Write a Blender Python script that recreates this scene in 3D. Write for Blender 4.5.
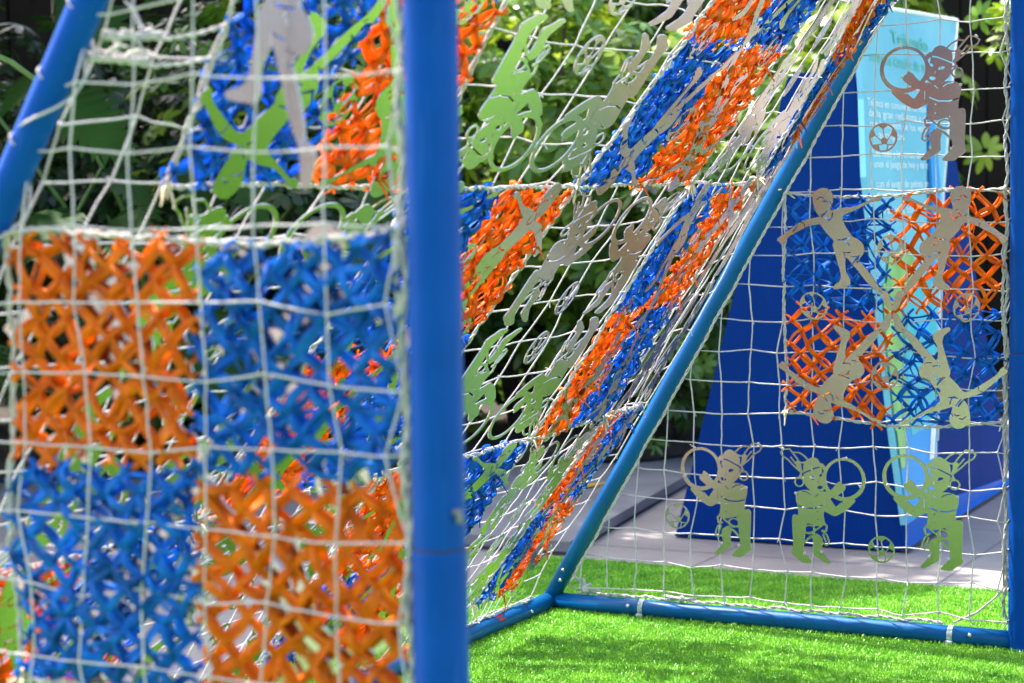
import bpy, math, random
import numpy as np
from mathutils import Matrix, Vector
for o in list(bpy.data.objects): bpy.data.objects.remove(o)
sc = bpy.context.scene
COL = sc.collection
rng = np.random.default_rng(7)
random.seed(7)

# ------------------------------------------------------------------ camera
YAW, PITCH, ROLL = 0.47053, -0.07225, -0.01454
FPX = 2016.22
cd = bpy.data.cameras.new('camera'); cam = bpy.data.objects.new('camera', cd); COL.objects.link(cam)
fw = np.array([-math.sin(YAW)*math.cos(PITCH), math.cos(YAW)*math.cos(PITCH), math.sin(PITCH)])
r0 = np.array([math.cos(YAW), math.sin(YAW), 0.0]); u0 = np.cross(r0, fw)
rt = r0*math.cos(ROLL)+u0*math.sin(ROLL); up = -r0*math.sin(ROLL)+u0*math.cos(ROLL)
CAM = np.array([1.32407, -2.37661, 1.34965])
cam.matrix_world = Matrix(((rt[0], up[0], -fw[0], CAM[0]), (rt[1], up[1], -fw[1], CAM[1]), (rt[2], up[2], -fw[2], CAM[2]), (0, 0, 0, 1)))
cd.sensor_width = 36; cd.lens = FPX/1024*36; cd.clip_start = .05; cd.clip_end = 2000
cd.dof.use_dof = True; cd.dof.focus_distance = 5.5; cd.dof.aperture_fstop = 3.8
sc.camera = cam
# ------------------------------------------------------------------ light
SUN = np.array([-.60, .14, 1.0]); SUN /= np.linalg.norm(SUN)
w = bpy.data.worlds.new('World'); sc.world = w; w.use_nodes = True
nt = w.node_tree; nt.nodes.clear()
bg = nt.nodes.new('ShaderNodeBackground'); out = nt.nodes.new('ShaderNodeOutputWorld'); sk = nt.nodes.new('ShaderNodeTexSky')
sk.sky_type = 'NISHITA'; sk.sun_disc = False
sk.sun_elevation = math.asin(SUN[2]); sk.sun_rotation = math.atan2(SUN[0], SUN[1]) % (2*math.pi)
sk.dust_density = 3.0; sk.ozone_density = .4; sk.air_density = .8
bg.inputs['Strength'].default_value = 0.15
nt.links.new(sk.outputs[0], bg.inputs[0]); nt.links.new(bg.outputs[0], out.inputs[0])
sd = bpy.data.lights.new('sun', 'SUN'); sd.energy = 3.3; sd.angle = math.radians(.53); sd.color = (1, .95, .86)
so = bpy.data.objects.new('sun', sd); COL.objects.link(so)
so.rotation_euler = Vector((-SUN[0], -SUN[1], -SUN[2])).to_track_quat('-Z', 'Y').to_euler(); so.location = (-6, 2, 10)
vs = sc.view_settings
sc.display_settings.display_device = 'sRGB'; vs.view_transform = 'Standard'; vs.look = 'None'; vs.gamma = 1; vs.use_curve_mapping = False
vs.exposure = 2.12

# ------------------------------------------------------------------ materials
def S2L(c): return tuple(((x/255)/12.92 if x/255 <= .04045 else ((x/255+.055)/1.055)**2.4) for x in c)
def mat(name, col, rough=.5, metal=0., var=.12, scale=30., bump=0., trans=0., spec=.5, coat=0., col2=None, detail=4, bscale=None):
    m = bpy.data.materials.new(name); m.use_nodes = True; n = m.node_tree; n.nodes.clear()
    o = n.nodes.new('ShaderNodeOutputMaterial'); b = n.nodes.new('ShaderNodeBsdfPrincipled')
    b.inputs['Roughness'].default_value = rough; b.inputs['Metallic'].default_value = metal
    b.inputs['Specular IOR Level'].default_value = spec; b.inputs['Coat Weight'].default_value = coat; b.inputs['Coat Roughness'].default_value = .14
    tc = n.nodes.new('ShaderNodeTexCoord'); no = n.nodes.new('ShaderNodeTexNoise'); no.inputs['Scale'].default_value = scale; no.inputs['Detail'].default_value = detail
    n.links.new(tc.outputs['Object'], no.inputs['Vector'])
    rp = n.nodes.new('ShaderNodeValToRGB'); rp.color_ramp.elements[0].position = .3; rp.color_ramp.elements[1].position = .7
    c1 = tuple(max(0, x*(1-var)) for x in col); c2 = col2 or tuple(min(1, x*(1+var)) for x in col)
    rp.color_ramp.elements[0].color = (*c1, 1); rp.color_ramp.elements[1].color = (*c2, 1)
    n.links.new(no.outputs['Fac'], rp.inputs[0]); n.links.new(rp.outputs[0], b.inputs['Base Color'])
    if bump:
        bn = n.nodes.new('ShaderNodeTexNoise'); bn.inputs['Scale'].default_value = bscale or scale*3; n.links.new(tc.outputs['Object'], bn.inputs['Vector'])
        bp = n.nodes.new('ShaderNodeBump'); bp.inputs['Strength'].default_value = bump; bp.inputs['Distance'].default_value = .01
        n.links.new(bn.outputs['Fac'], bp.inputs['Height']); n.links.new(bp.outputs[0], b.inputs['Normal'])
    last = b.outputs[0]
    if trans:
        t = n.nodes.new('ShaderNodeBsdfTranslucent'); mx = n.nodes.new('ShaderNodeMixShader'); mx.inputs[0].default_value = trans
        n.links.new(rp.outputs[0], t.inputs[0]); n.links.new(b.outputs[0], mx.inputs[1]); n.links.new(t.outputs[0], mx.inputs[2]); last = mx.outputs[0]
    n.links.new(last, o.inputs[0]); return m
M = dict(
 paint=mat('blue gloss paint', (.001, .060, .33), .36, var=.10, scale=9, coat=0, spec=.08, bump=.04, bscale=60),
 tube=mat('teal blue tube paint', (.002, .095, .28), .32, var=.15, scale=7, spec=.22, bump=.05, bscale=60),
 zinc=mat('zinc bolt', (.6, .6, .62), .3, 1),
 cord=mat('white net cord', (.56, .50, .53), .75, var=.14, scale=60, bump=.3, trans=.05),
 rope=mat('white edge rope', (.58, .53, .51), .8, var=.15, scale=90, bump=.5, trans=.12),
 cream=mat('frayed cream twine', (.72, .58, .36), .85, var=.25, scale=40),
 orange=mat('orange ribbon', (.92, .165, .002), .27, var=.2, scale=30, trans=.5, spec=.28, col2=(1., .32, .006), bump=.35, bscale=420),
 orknot=mat('self-shaded orange knot', (.85, .09, .002), .45, spec=.1, var=.2, scale=40, trans=.2),  # darker and redder than the ribbon: knot self-shading put into the colour
 blue=mat('blue ribbon', (.001, .11, .54), .27, var=.25, scale=30, trans=.5, spec=.28, col2=(.008, .29, .94), bump=.35, bscale=420),
 bluknot=mat('self-shaded blue knot', (.001, .05, .30), .45, spec=.1, var=.2, scale=40, trans=.15),  # darker than the blue ribbon, self-shading of the knots in the colour
 steel=mat('satin steel sheet', (.50, .475, .45), .2, 1., var=.06, scale=140, bump=.04, bscale=500),
 tape=mat('clear tape', (.40, .46, .45), .2, var=.5, scale=90),
 red=mat('red tape', (.6, .02, .02), .4),
 navy=mat('dark blue board', (.001, .030, .185), .65, var=.06, scale=6, bump=.02, spec=.06),
 sky_board=mat('pale blue print', (.15, .50, .68), .45, var=.10, scale=2.2, col2=(.21, .57, .72), spec=.3),
 cyan=mat('cyan print', (.005, .32, .78), .5, var=.12, scale=3),
 aqua=mat('aqua print', (.05, .52, .66), .4, var=.1, scale=5),
 skirt=mat('bright blue skirt', (.003, .12, .52), .5, var=.08, scale=5, spec=.2),
 leafprint=mat('green print', (.26, .52, .16), .4, var=.25, scale=9),
 greentext=mat('green lettering', (.10, .50, .36), .5),
 whitetext=mat('white lettering', (.85, .90, .92), .5),
 edge=mat('white board edge', (.8, .85, .85), .5),
 blackline=mat('dark joint and foot shadow', (.015, .016, .02), .6),  # post joints, and painted shade under the totem edge
 stone=mat('pale paving', (.265, .235, .215), .75, var=.14, scale=3.5, bump=.25, bscale=70, detail=8),
 deckm=mat('grey stone step', (.19, .185, .19), .75, var=.16, scale=4, bump=.25, bscale=60, detail=8),
 joint=mat('paving joint', (.16, .15, .15), .9),
 soil=mat('soil', (.035, .026, .018), .95, var=.4, scale=12, bump=.6),
 turf=mat('turf backing', (.10, .28, .012), .9, var=.3, scale=40, bump=.6, bscale=260),
 bark=mat('bark', (.10, .08, .055), .9, var=.3, scale=20, bump=.5),
 stemg=mat('green stalk', (.10, .20, .03), .45, var=.2, scale=10),
 timber=mat('dark timber boards', (.009, .007, .005), .8, var=.3, scale=5, bump=.2, spec=.15),
 wallb=mat('beige render', (.15, .122, .11), .85, var=.12, scale=1.5),
 glass=mat('dark window', (.05, .06, .07), .12),
 yleaf=mat('fallen yellow leaf', (.62, .36, .02), .6),
)
def leafmat(name, a, b, trans=.35, rough=.33): return mat(name, a, rough, var=0, scale=2.3, trans=trans, col2=b, spec=.55, detail=2)
M['sch1'] = leafmat('umbrella leaf', (.05, .15, .012), (.19, .35, .028))
M['sch2'] = leafmat('umbrella leaf pale', (.09, .22, .010), (.42, .52, .03))
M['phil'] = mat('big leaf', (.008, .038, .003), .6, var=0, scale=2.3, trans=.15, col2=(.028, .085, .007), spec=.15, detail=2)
M['dark'] = leafmat('shade-darkened leaf', (.007, .028, .004), (.024, .072, .008), .2)  # leaf colour darkened to carry the shade inside the planting
M['lime'] = leafmat('lime leaf', (.10, .24, .02), (.26, .44, .05), .4)
# grass blades: colour varies along each blade and from tuft to tuft
M['blade'] = mat('turf blade', (.095, .33, .012), .38, var=0, scale=11, trans=.12, col2=(.31, .62, .040), detail=6)

for nm_ in ('paint', 'tube', 'navy'):                       # fine scratches and dust along the tubes and boards
    n_ = M[nm_].node_tree; b_ = next(q for q in n_.nodes if q.type == 'BSDF_PRINCIPLED'); tc_ = n_.nodes.new('ShaderNodeTexCoord'); mp_ = n_.nodes.new('ShaderNodeMapping'); mp_.inputs['Scale'].default_value = (90, 90, 5)
    ns_ = n_.nodes.new('ShaderNodeTexNoise'); ns_.inputs['Scale'].default_value = 1.6; ns_.inputs['Detail'].default_value = 7; rp_ = n_.nodes.new('ShaderNodeValToRGB'); rp_.color_ramp.elements[0].position = .60; rp_.color_ramp.elements[1].position = .74
    q_ = .05 if nm_ == 'navy' else .13; rp_.color_ramp.elements[0].color = (0, 0, 0, 1); rp_.color_ramp.elements[1].color = (q_, q_, q_, 1)
    mx_ = n_.nodes.new('ShaderNodeMix'); mx_.data_type = 'RGBA'; mx_.inputs[7].default_value = (.10, .24, .46, 1)
    src = b_.inputs['Base Color'].links[0].from_socket
    n_.links.new(tc_.outputs['Object'], mp_.inputs[0]); n_.links.new(mp_.outputs[0], ns_.inputs[0]); n_.links.new(ns_.outputs['Fac'], rp_.inputs[0]); n_.links.new(rp_.outputs[0], mx_.inputs[0]); n_.links.new(src, mx_.inputs[6]); n_.links.new(mx_.outputs[2], b_.inputs['Base Color'])
# ------------------------------------------------------------------ mesh helpers
class MB:
    def __init__(s): s.v = []; s.f = []; s.n = 0; s.mi = []
    def add(s, v, f, mi=0):
        v = np.asarray(v, float); s.v.append(v)
        f = np.asarray(f) + s.n; s.f.append(f); s.mi.append(np.full(len(f), mi)); s.n += len(v)
    def tube(s, P, r, sides=6, closed=False, cap=True, mi=0):
        P = np.asarray(P, float); n = len(P); r = np.broadcast_to(np.asarray(r, float), (n,))
        T = np.gradient(P, axis=0); T /= np.linalg.norm(T, axis=1)[:, None]+1e-12
        a = np.array([0, 0, 1.]) if abs(T[0][2]) < .9 else np.array([1., 0, 0])
        N = np.zeros_like(P); x = np.cross(T[0], a); x /= np.linalg.norm(x)
        for i in range(n):
            x = x - T[i]*(x@T[i]); x /= np.linalg.norm(x)+1e-12; N[i] = x
        B = np.cross(T, N); th = np.arange(sides)*2*math.pi/sides
        V = P[:, None]+r[:, None, None]*(N[:, None]*np.cos(th)[None, :, None]+B[:, None]*np.sin(th)[None, :, None])
        i = np.arange(n-1)[:, None]*sides; j = np.arange(sides)[None]; k = (j+1) % sides
        F = np.stack([i+j, i+k, i+sides+k, i+sides+j], -1).reshape(-1, 4)
        V = V.reshape(-1, 3)
        if cap:
            c0 = len(V); V = np.vstack([V, P[0], P[-1]]); jj = np.arange(sides); kk = (jj+1) % sides
            F = np.vstack([F, np.stack([np.full(sides, c0), kk, jj, jj], -1)*1, np.stack([np.full(sides, c0+1), (n-1)*sides+jj, (n-1)*sides+kk, (n-1)*sides+kk], -1)])
        s.add(V, F, mi)
    def ribbons(s, P, Nn, hw, ht, sides=6, mi=0):          # many strands at once: P (m,n,3), Nn (m,n,3)
        P = np.asarray(P); m, n, _ = P.shape
        T = np.gradient(P, axis=1); T /= np.linalg.norm(T, axis=2)[..., None]+1e-12
        A = np.cross(T, Nn); A /= np.linalg.norm(A, axis=2)[..., None]+1e-12; B = np.cross(A, T)
        th = np.arange(sides)*2*math.pi/sides
        V = P[:, :, None]+hw[:, :, None, None]*A[:, :, None]*np.cos(th)[None, None, :, None]+ht[:, :, None, None]*B[:, :, None]*np.sin(th)[None, None, :, None]
        a = (np.arange(m)*n*sides)[:, None, None]; i = (np.arange(n-1)*sides)[None, :, None]; j = np.arange(sides)[None, None]; k = (j+1) % sides
        F = np.stack([a+i+j, a+i+k, a+i+sides+k, a+i+sides+j], -1).reshape(-1, 4)
        s.add(V.reshape(-1, 3), F, mi)
    def blobs(s, C, R, mi=0):                              # low spheres at many centres
        th = np.arange(6)*math.pi/3; ring = [(0, 0, 1)]+[(math.cos(t)*.87, math.sin(t)*.87, .5) for t in th]+[(math.cos(t+.5)*.87, math.sin(t+.5)*.87, -.5) for t in th]+[(0, 0, -1)]
        U = np.array(ring); F = []
        for q in range(6):
            q2 = (q+1) % 6; F += [(0, 1+q, 1+q2, 1+q2), (1+q, 7+q, 1+q2, 1+q2), (7+q, 7+q2, 1+q2, 1+q2), (13, 7+q2, 7+q, 7+q)]
        F = np.array(F); C = np.asarray(C); R = np.broadcast_to(np.asarray(R, float), (len(C),))
        V = C[:, None]+U[None]*R[:, None, None]
        FF = (F[None]+(np.arange(len(C))*14)[:, None, None]).reshape(-1, 4); s.add(V.reshape(-1, 3), FF, mi)
    def box(s, c, d, rz=0, mi=0):
        c = np.array(c, float); d = np.array(d)/2
        V = np.array([(x, y, z) for z in (-1, 1) for y in (-1, 1) for x in (-1, 1)])*d
        R = np.array([[math.cos(rz), -math.sin(rz), 0], [math.sin(rz), math.cos(rz), 0], [0, 0, 1]])
        s.add(V@R.T+c, [(0, 2, 3, 1), (4, 5, 7, 6), (0, 1, 5, 4), (2, 6, 7, 3), (0, 4, 6, 2), (1, 3, 7, 5)], mi)
    def prism(s, poly, d, mi=0):                           # extrude a 3D polygon by vector d (convex)
        P = np.array(poly, float); n = len(P); d = np.array(d, float)
        V = np.vstack([P, P+d]); F = []
        for i in range(1, n-1): F += [(0, i+1, i, i), (n, n+i, n+i+1, n+i+1)]
        for i in range(n): j = (i+1) % n; F.append((i, j, n+j, n+i))
        s.add(V, F, mi)
    def build(s, name, mats, parent=None, loc=None, smooth=True):
        V = np.vstack(s.v); F = np.vstack(s.f); MI = np.concatenate(s.mi)
        me = bpy.data.meshes.new(name); tri = F[:, 2] == F[:, 3]
        order = np.concatenate([np.where(~tri)[0], np.where(tri)[0]]); nq = int((~tri).sum()); ntt = int(tri.sum())
        loops = np.concatenate([F[~tri].reshape(-1), F[tri][:, :3].reshape(-1)]).astype(np.int32)
        starts = np.concatenate([np.arange(nq)*4, nq*4+np.arange(ntt)*3]).astype(np.int32)
        o = bpy.data.objects.new(name, me); COL.objects.link(o)
        if parent is not None: o.parent = parent
        base = np.array(parent.location) if parent is not None else np.zeros(3)
        pp = parent.parent if parent is not None else None
        while pp is not None: base = base+np.array(pp.location); pp = pp.parent
        if loc is None and parent is None: loc = (V.min(0)+V.max(0))/2*np.array([1, 1, 0])+np.array([0, 0, V[:, 2].min()])
        if loc is None: loc = np.zeros(3)
        else: loc = np.array(loc)-base if parent is not None else np.array(loc)
        o.location = loc; V = V-base-loc
        me.vertices.add(len(V)); me.vertices.foreach_set('co', V.astype(np.float32).reshape(-1))
        me.loops.add(len(loops)); me.loops.foreach_set('vertex_index', loops)
        me.polygons.add(nq+ntt); me.polygons.foreach_set('loop_start', starts)
        for m in (mats if isinstance(mats, (list, tuple)) else [mats]): me.materials.append(m)
        me.polygons.foreach_set('material_index', MI[order].astype(np.int32))
        me.polygons.foreach_set('use_smooth', np.full(nq+ntt, smooth)); me.update(calc_edges=True); me.validate()
        return o
def tag(o, label=None, cat=None, group=None, kind=None):
    for k_, v_ in (('label', label), ('category', cat), ('group', group), ('kind', kind)):
        if v_: o[k_] = v_
    return o
def thing(name, loc, label, cat, group=None):
    o = bpy.data.objects.new(name, None); COL.objects.link(o); o.location = loc; o.empty_display_size = .05
    return tag(o, label, cat, group)

# ------------------------------------------------------------------ the setting
W, DP, K = 3.49235, 1.53438, .59338
L = math.sqrt(1+K*K); HG = DP/K
def sheet(name, poly, z, m, kind='structure', thick=0):
    b = MB(); P = [(x, y, z) for x, y in poly]
    b.prism([(x, y, z-thick) for x, y in poly], (0, 0, thick)) if thick else b.add(P, [(0, 1, 2, 3)])
    return tag(b.build(name, m, smooth=False), kind=kind)
sheet('pavement', [(-400, -400), (400, -400), (400, 400), (-400, 400)], -.010, M['stone'])
b = MB()                                                     # joints of the paving slabs
for i in range(-3, 12):
    x = -2.3+i*.9
    b.add([(x, 4.3, -.0085), (x+.006, 4.3, -.0085), (x+.006, 14, -.0085), (x, 14, -.0085)], [(0, 1, 2, 3)])
for j in range(9):
    y = 4.68+j*.9
    b.add([(-5, y, -.0078), (8, y, -.0078), (8, y+.006, -.0078), (-5, y+.006, -.0078)], [(0, 1, 2, 3)])
tag(b.build('pavement_joints', M['joint'], smooth=False), kind='structure')
TX0, TX1, TY0, TY1 = -1.98, 5.0, -7.5, 4.335
sheet('turf', [(TX0, TY0), (TX1, TY0), (TX1, TY1), (TX0, TY1)], 0, M['turf'])
sheet('turf_strip', [(.06, TY1), (5, TY1), (5, 6.1), (.06, 6.1)], 0, M['turf'])
# grass blades where the turf is seen
def grass(n, x0, x1, y0, y1, hmul=1):
    x = rng.uniform(x0, x1, n); y = rng.uniform(y0, y1, n)
    h = rng.uniform(.006, .0135, n)*hmul; a = rng.uniform(0, 2*math.pi, n); wd = rng.uniform(.0010, .0018, n)
    lean = rng.uniform(.2, 1.1, n)*h; b2 = rng.uniform(0, 2*math.pi, n)
    dx, dy = np.cos(a)*wd, np.sin(a)*wd; lx, ly = np.cos(b2)*lean, np.sin(b2)*lean
    z0 = np.zeros(n)
    V = np.stack([np.stack([x-dx, y-dy, z0], -1), np.stack([x+dx, y+dy, z0], -1),
                  np.stack([x+dx*.7+lx*.4, y+dy*.7+ly*.4, h*.62], -1), np.stack([x-dx*.7+lx*.4, y-dy*.7+ly*.4, h*.62], -1),
                  np.stack([x+lx, y+ly, h], -1)], 1).reshape(-1, 3)
    i = np.arange(n)[:, None]*5
    return V, np.vstack([i+np.array([[0, 1, 2, 3]]), i+np.array([[3, 2, 4, 4]])])
b = MB()
b.add(*grass(150000, TX0, .45, 2.25, TY1)); b.add(*grass(22000, TX0, .45, .7, 2.25, 1.1))
tag(b.build('grass', M['blade'], smooth=False), kind='stuff', label='bright green artificial grass blades inside and behind the goal', cat='grass')
# low stone step beside the totem, with a dark shadow gap below
stp = sheet('stone_step', [(-1.90, 4.42), (-2.36, 7.6), (-12, 7.6), (-12, 4.42)][::-1], .046, M['deckm'], thick=.040)
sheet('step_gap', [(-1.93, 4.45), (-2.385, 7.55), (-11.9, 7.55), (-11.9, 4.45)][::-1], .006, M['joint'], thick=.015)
sheet('planting_bed', [(-2.5, 6.6), (-1.0, 10.9), (-9.5, 12.5), (-12, 5.0), (-5.2, 4.75)][::-1], .11, M['soil'], thick=.05)

# ------------------------------------------------------------------ goal frame
goal = thing('football_goal', (0, W/2, 0), 'blue painted tube football goal frame standing on bright green turf', 'goal')
def tubepart(name, P, r, sides=24, m='paint', parent=goal):
    b = MB(); b.tube(P, r, sides); return b.build(name, M[m], parent)
def lin(a, c, n=2): a = np.array(a, float); c = np.array(c, float); return a+(c-a)*np.linspace(0, 1, n)[:, None]
RP, RB = .0365, .0268
for y in (0, W):
    p_ = tubepart('front_post', lin((0, y, 0), (0, y, HG), 6), RP, 32)
    b = MB(); b.tube([(0, y, 0), (0, y, .866), (0, y, .870), (0, y, .873)], [RP+.0016, RP+.0016, RP+.0012, RP-.002], 32, cap=False); b.build('foot_sleeve', M['paint'], p_); b = MB(); b.tube([(0, y, .871), (0, y, .8745)], RP+.0009, 32, cap=False); b.build('joint_ring', M['blackline'], p_)
    st = tubepart('back_stay', lin((-DP+.0, y, .03), (-.02, y, HG-.02), 6), RB, m='tube' if y else 'paint')
    gb = tubepart('side_ground_bar', lin((-DP, y, RB), (-.03, y, RB), 6), RB, m='tube')
    for x_ in (-1.245, -.145): bl = MB(); bl.blobs([(x_, y-RB-.001, RB+.008)], .0075); bl.build('bolt', M['zinc'], gb)
    for q_ in ((-DP+.06, y-RB*.95, .135), (-DP+.05, y-RB*.95, .1)): bl = MB(); bl.blobs([q_], .0065); bl.build('bolt', M['zinc'], st)
    for x_ in (-1.205, -.207):
        bt = MB(); bt.tube([(x_-.008, y, RB), (x_+.008, y, RB)], RB+.0016, 20, cap=False); bt.box((x_, y-RB-.004, .006), (.02, .004, .016)); bt.build('tape_tie', M['tape'], gb)
tubepart('crossbar', lin((0, 0, HG), (0, W, HG), 6), RP, 32)
rb = tubepart('rear_ground_bar', lin((-DP, 0, RB), (-DP, W, RB), 6), RB, m='tube')
b = MB(); b.prism([(-DP+RB*math.cos(a)+.0005, 3.085, RB+RB*math.sin(a)+.0008) for a in (.35, 1.25)]+[(-DP+RB*math.cos(a)+.0005, 3.125, RB+RB*math.sin(a)+.0008) for a in (1.25, .35)], (.001, 0, .001)); b.build('red_tape', M['red'], rb)
b = MB(); b.blobs([(-DP+RB, 3.3, RB)], .007); b.build('bolt', M['zinc'], rb)
b = MB(); b.tube([(RP*.6, -RP*.3, .925), (.004+RP, -RP*.5, .927), (.008+RP, -RP*.55, .912)], .005, 8); b.build('net_hook', M['deckm'], goal)

# ------------------------------------------------------------------ surfaces the net lies in
def plane_map(y, sgn, x0, x1, z0, z1, seed):
    ph = np.random.default_rng(seed).uniform(0, 6, 6)
    def f(u, v, o=0.):
        u = np.asarray(u, float); v = np.asarray(v, float); o = np.asarray(o, float)
        x = x0+(x1-x0)*u+.006*np.sin(3.1*v*3+ph[0])*np.sin(5*u+ph[1]); z = z0+(z1-z0)*v-.016*np.sin(np.pi*np.clip(u, 0, 1))*np.cos(v*1.0)+.007*np.sin(6*u+ph[2]+2*v)
        yy = y+sgn*(o+.012*np.sin(4*u+ph[3])*np.sin(4*v+ph[4]))
        return np.stack(np.broadcast_arrays(x, yy, z), -1)
    return f
TS = np.array([-.19, 0, 1, 2, 3, 4.]); TV = np.array([.03, .17, .80, 1.595, 2.42, 3.0])
SS = np.array([-.5, 0, 1, 2, 3, 4, 5, 5.25])
YS = np.array([[0, .2, .95, 1.6, 2.35, 2.79, 3.10, 3.46], [0, .2, .95, 1.6, 2.35, 2.79, 3.09, 3.44], [0, .3, 1.0, 1.75, 2.53, 3.04, 3.34, 3.46],
               [0, .38, 1.23, 1.97, 2.745, 3.2, 3.37, 3.465], [0, .30, 1.17, 2.36, 3.05, 3.26, 3.44, 3.475], [0, .35, 1.2, 2.2, 2.95, 3.3, 3.45, 3.475]])
NB = np.array([1, 0, -K])/L
def back_map(s, t, o=0.):
    s, t, o = np.broadcast_arrays(np.asarray(s, float), np.asarray(t, float), np.asarray(o, float))
    v = np.interp(t, TS, TV)+.15*np.clip((s-3.9)/.8, 0, 1)*np.clip(1-abs(t-2), 0, 1)
    ti = np.clip(np.searchsorted(TS, t, side='right')-1, 0, len(TS)-2); si = np.clip(np.searchsorted(SS, s, side='right')-1, 0, len(SS)-2)
    ft = (t-TS[ti])/(TS[ti+1]-TS[ti]); fs = (s-SS[si])/(SS[si+1]-SS[si])
    y = (YS[ti, si]*(1-fs)+YS[ti, si+1]*fs)*(1-ft)+(YS[ti+1, si]*(1-fs)+YS[ti+1, si+1]*fs)*ft
    fold = np.clip((s-4.0), 0, 1.2)*(np.clip((t-2.3)/.6, 0, 1)*.075-.012)
    oo = o+fold+.010*np.sin(2.3*s+1)*np.sin(2.1*t)+.004*np.sin(9*s+4*t)
    v2 = v/L
    return np.stack([-DP+K*v2+oo*NB[0], y, v2+oo*NB[2]], -1)
def cell(s0, t0):
    return lambda u, v, o=0.: back_map(s0+np.asarray(u, float), t0+np.asarray(v, float), o)
def normal_of(f, u, v):
    e = 1e-3; a = f(u+e, v)-f(u-e, v); c = f(u, v+e)-f(u, v-e); n = np.cross(a, c); return n/(np.linalg.norm(n, axis=-1)[..., None]+1e-12)

# ------------------------------------------------------------------ the netting
net = thing('goal_net', (-DP/2, W/2, 0), 'white knotted cord net hung over the sides and sloping back of the blue goal', 'net')
RC = .0020
def netmesh(nodes, mask, name, r=RC, sag=.05, sub=3, out_n=(0, 0, 0)):
    # nodes (I,J,3) jittered; strings along both directions where both ends are kept
    b = MB(); I, J, _ = nodes.shape
    def strand(a, c):
        q = lin(a, c, sub+1); ln = np.linalg.norm(c-a); q[1:-1] += rng.normal(0, ln*.008, (sub-1, 3)); q[1:-1, 2] -= ln*sag*rng.uniform(.1, .9)*.3
        b.tube(q, r*rng.uniform(.9, 1.12), 5, cap=False)
    for i in range(I):
        for j in range(J):
            if mask[i, j]:
                if i+1 < I and mask[i+1, j]: strand(nodes[i, j], nodes[i+1, j])
                if j+1 < J and mask[i, j+1]: strand(nodes[i, j], nodes[i, j+1])
    kn = nodes[mask]; b.blobs(kn, r*1.75)
    for q in kn[::2]:                                        # short knot tails
        d = rng.normal(0, 1, 3); d /= np.linalg.norm(d); b.tube([q, q+d*.006, q+d*.013+np.array([0, 0, -.004])], r*.6, 4, cap=False)
    return b
def side_net(y, dx, dz, nm, sgn):
    zs = np.array([.085+.0975*j for j in range(6)]+[.665+dz*j for j in range(0, 20)])
    xs = -.052-dx*np.arange(15)
    X, Z = np.meshgrid(xs, zs, indexing='ij'); N = np.zeros(X.shape+(3,))
    jit = rng.normal(0, .0055, X.shape+(3,)); jit[:, :, 1] *= .7
    N[..., 0] = X; N[..., 1] = y+(-.016 if y == 0 else -.004); N[..., 2] = Z; N += jit
    N[..., 0] += .006*np.sin(Z*9+X*3); N[0, ::2, 0] += .014; N[0, 1::2, 0] -= .012
    N[..., 2] -= .014*np.sin((X+.05)/.72*math.pi)*np.clip(Z-.5, 0, 1)*.6
    lim = -DP+K*Z+.035                                       # the slanted tube
    mask = N[..., 0] > lim
    b = netmesh(N, mask, nm, r=.0017 if y == 0 else .0021)
    # tie the cut ends to the tube, the post and the ground bar
    I, J = mask.shape
    for j in range(J):
        for i in range(I):
            if mask[i, j] and (i+1 == I or not mask[i+1, j]):
                z = N[i, j, 2]; xe = -DP+K*z
                if y: b.tube(lin(N[i, j], (xe+.012, y+RB*.8, z), 3), RC*.95, 5, cap=False)
                else:
                    th = np.linspace(-.5, 1.35, 9)*math.pi
                    lp = np.stack([xe-.014+np.cos(th)*0+(-.019)*np.sin(th*.5), y-np.cos(th)*(RB+.003), z+.012+np.sin(th)*(RB*.9)*.6], -1)
                    b.tube(np.vstack([N[i, j], (N[i, j]+lp[0])/2+np.array([0, 0, -.003]), lp]), RC*.95, 5, cap=False)
            if mask[i, j] and j+1 < J and not mask[i, j+1]:
                x = N[i, j, 0]; z = (x+DP)/K; b.tube(lin(N[i, j], (x+.004, y-sgn*0, z-.02), 3), RC, 5, cap=False)
        if mask[0, j]:
            a = N[0, j]; b.tube([a, (-.042, y-.006, a[2]+rng.normal(0, .006)), (-.03, y-RP*.72, a[2]+.012)], RC*.9, 5, cap=False)
    for i in range(I):
        if mask[i, 0]: a = N[i, 0]; b.tube([a, (a[0]+rng.normal(0, .008), y+.004, 2*RB+.006)], RC*.9, 5, cap=False)
    return b.build(nm, M['cord'], net)
side_net(0, .1085, .1065, 'side_netting', 1); side_net(W, .0975, .0975, 'side_netting', -1)
# the sloping back
NSC, NTR = 5, 7
ss = np.concatenate([[-.42, -.2], np.arange(0, 5*NSC+1)/NSC, [5.13]]); tt = np.concatenate([[-.12], np.arange(0, 4*NTR)/NTR])
SG, TG = np.meshgrid(ss, tt, indexing='ij')
N = back_map(SG+rng.normal(0, .010, SG.shape), TG+rng.normal(0, .007, SG.shape), rng.normal(-.004, .004, SG.shape))
b = netmesh(N, np.ones(SG.shape, bool), 'back')
for i in range(N.shape[0]): b.tube([N[i, 0], (-DP, N[i, 0, 1]+rng.normal(0, .01), 2*RB+.004)], RC, 5, cap=False)
b.build('back_netting', M['cord'], net)
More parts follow.
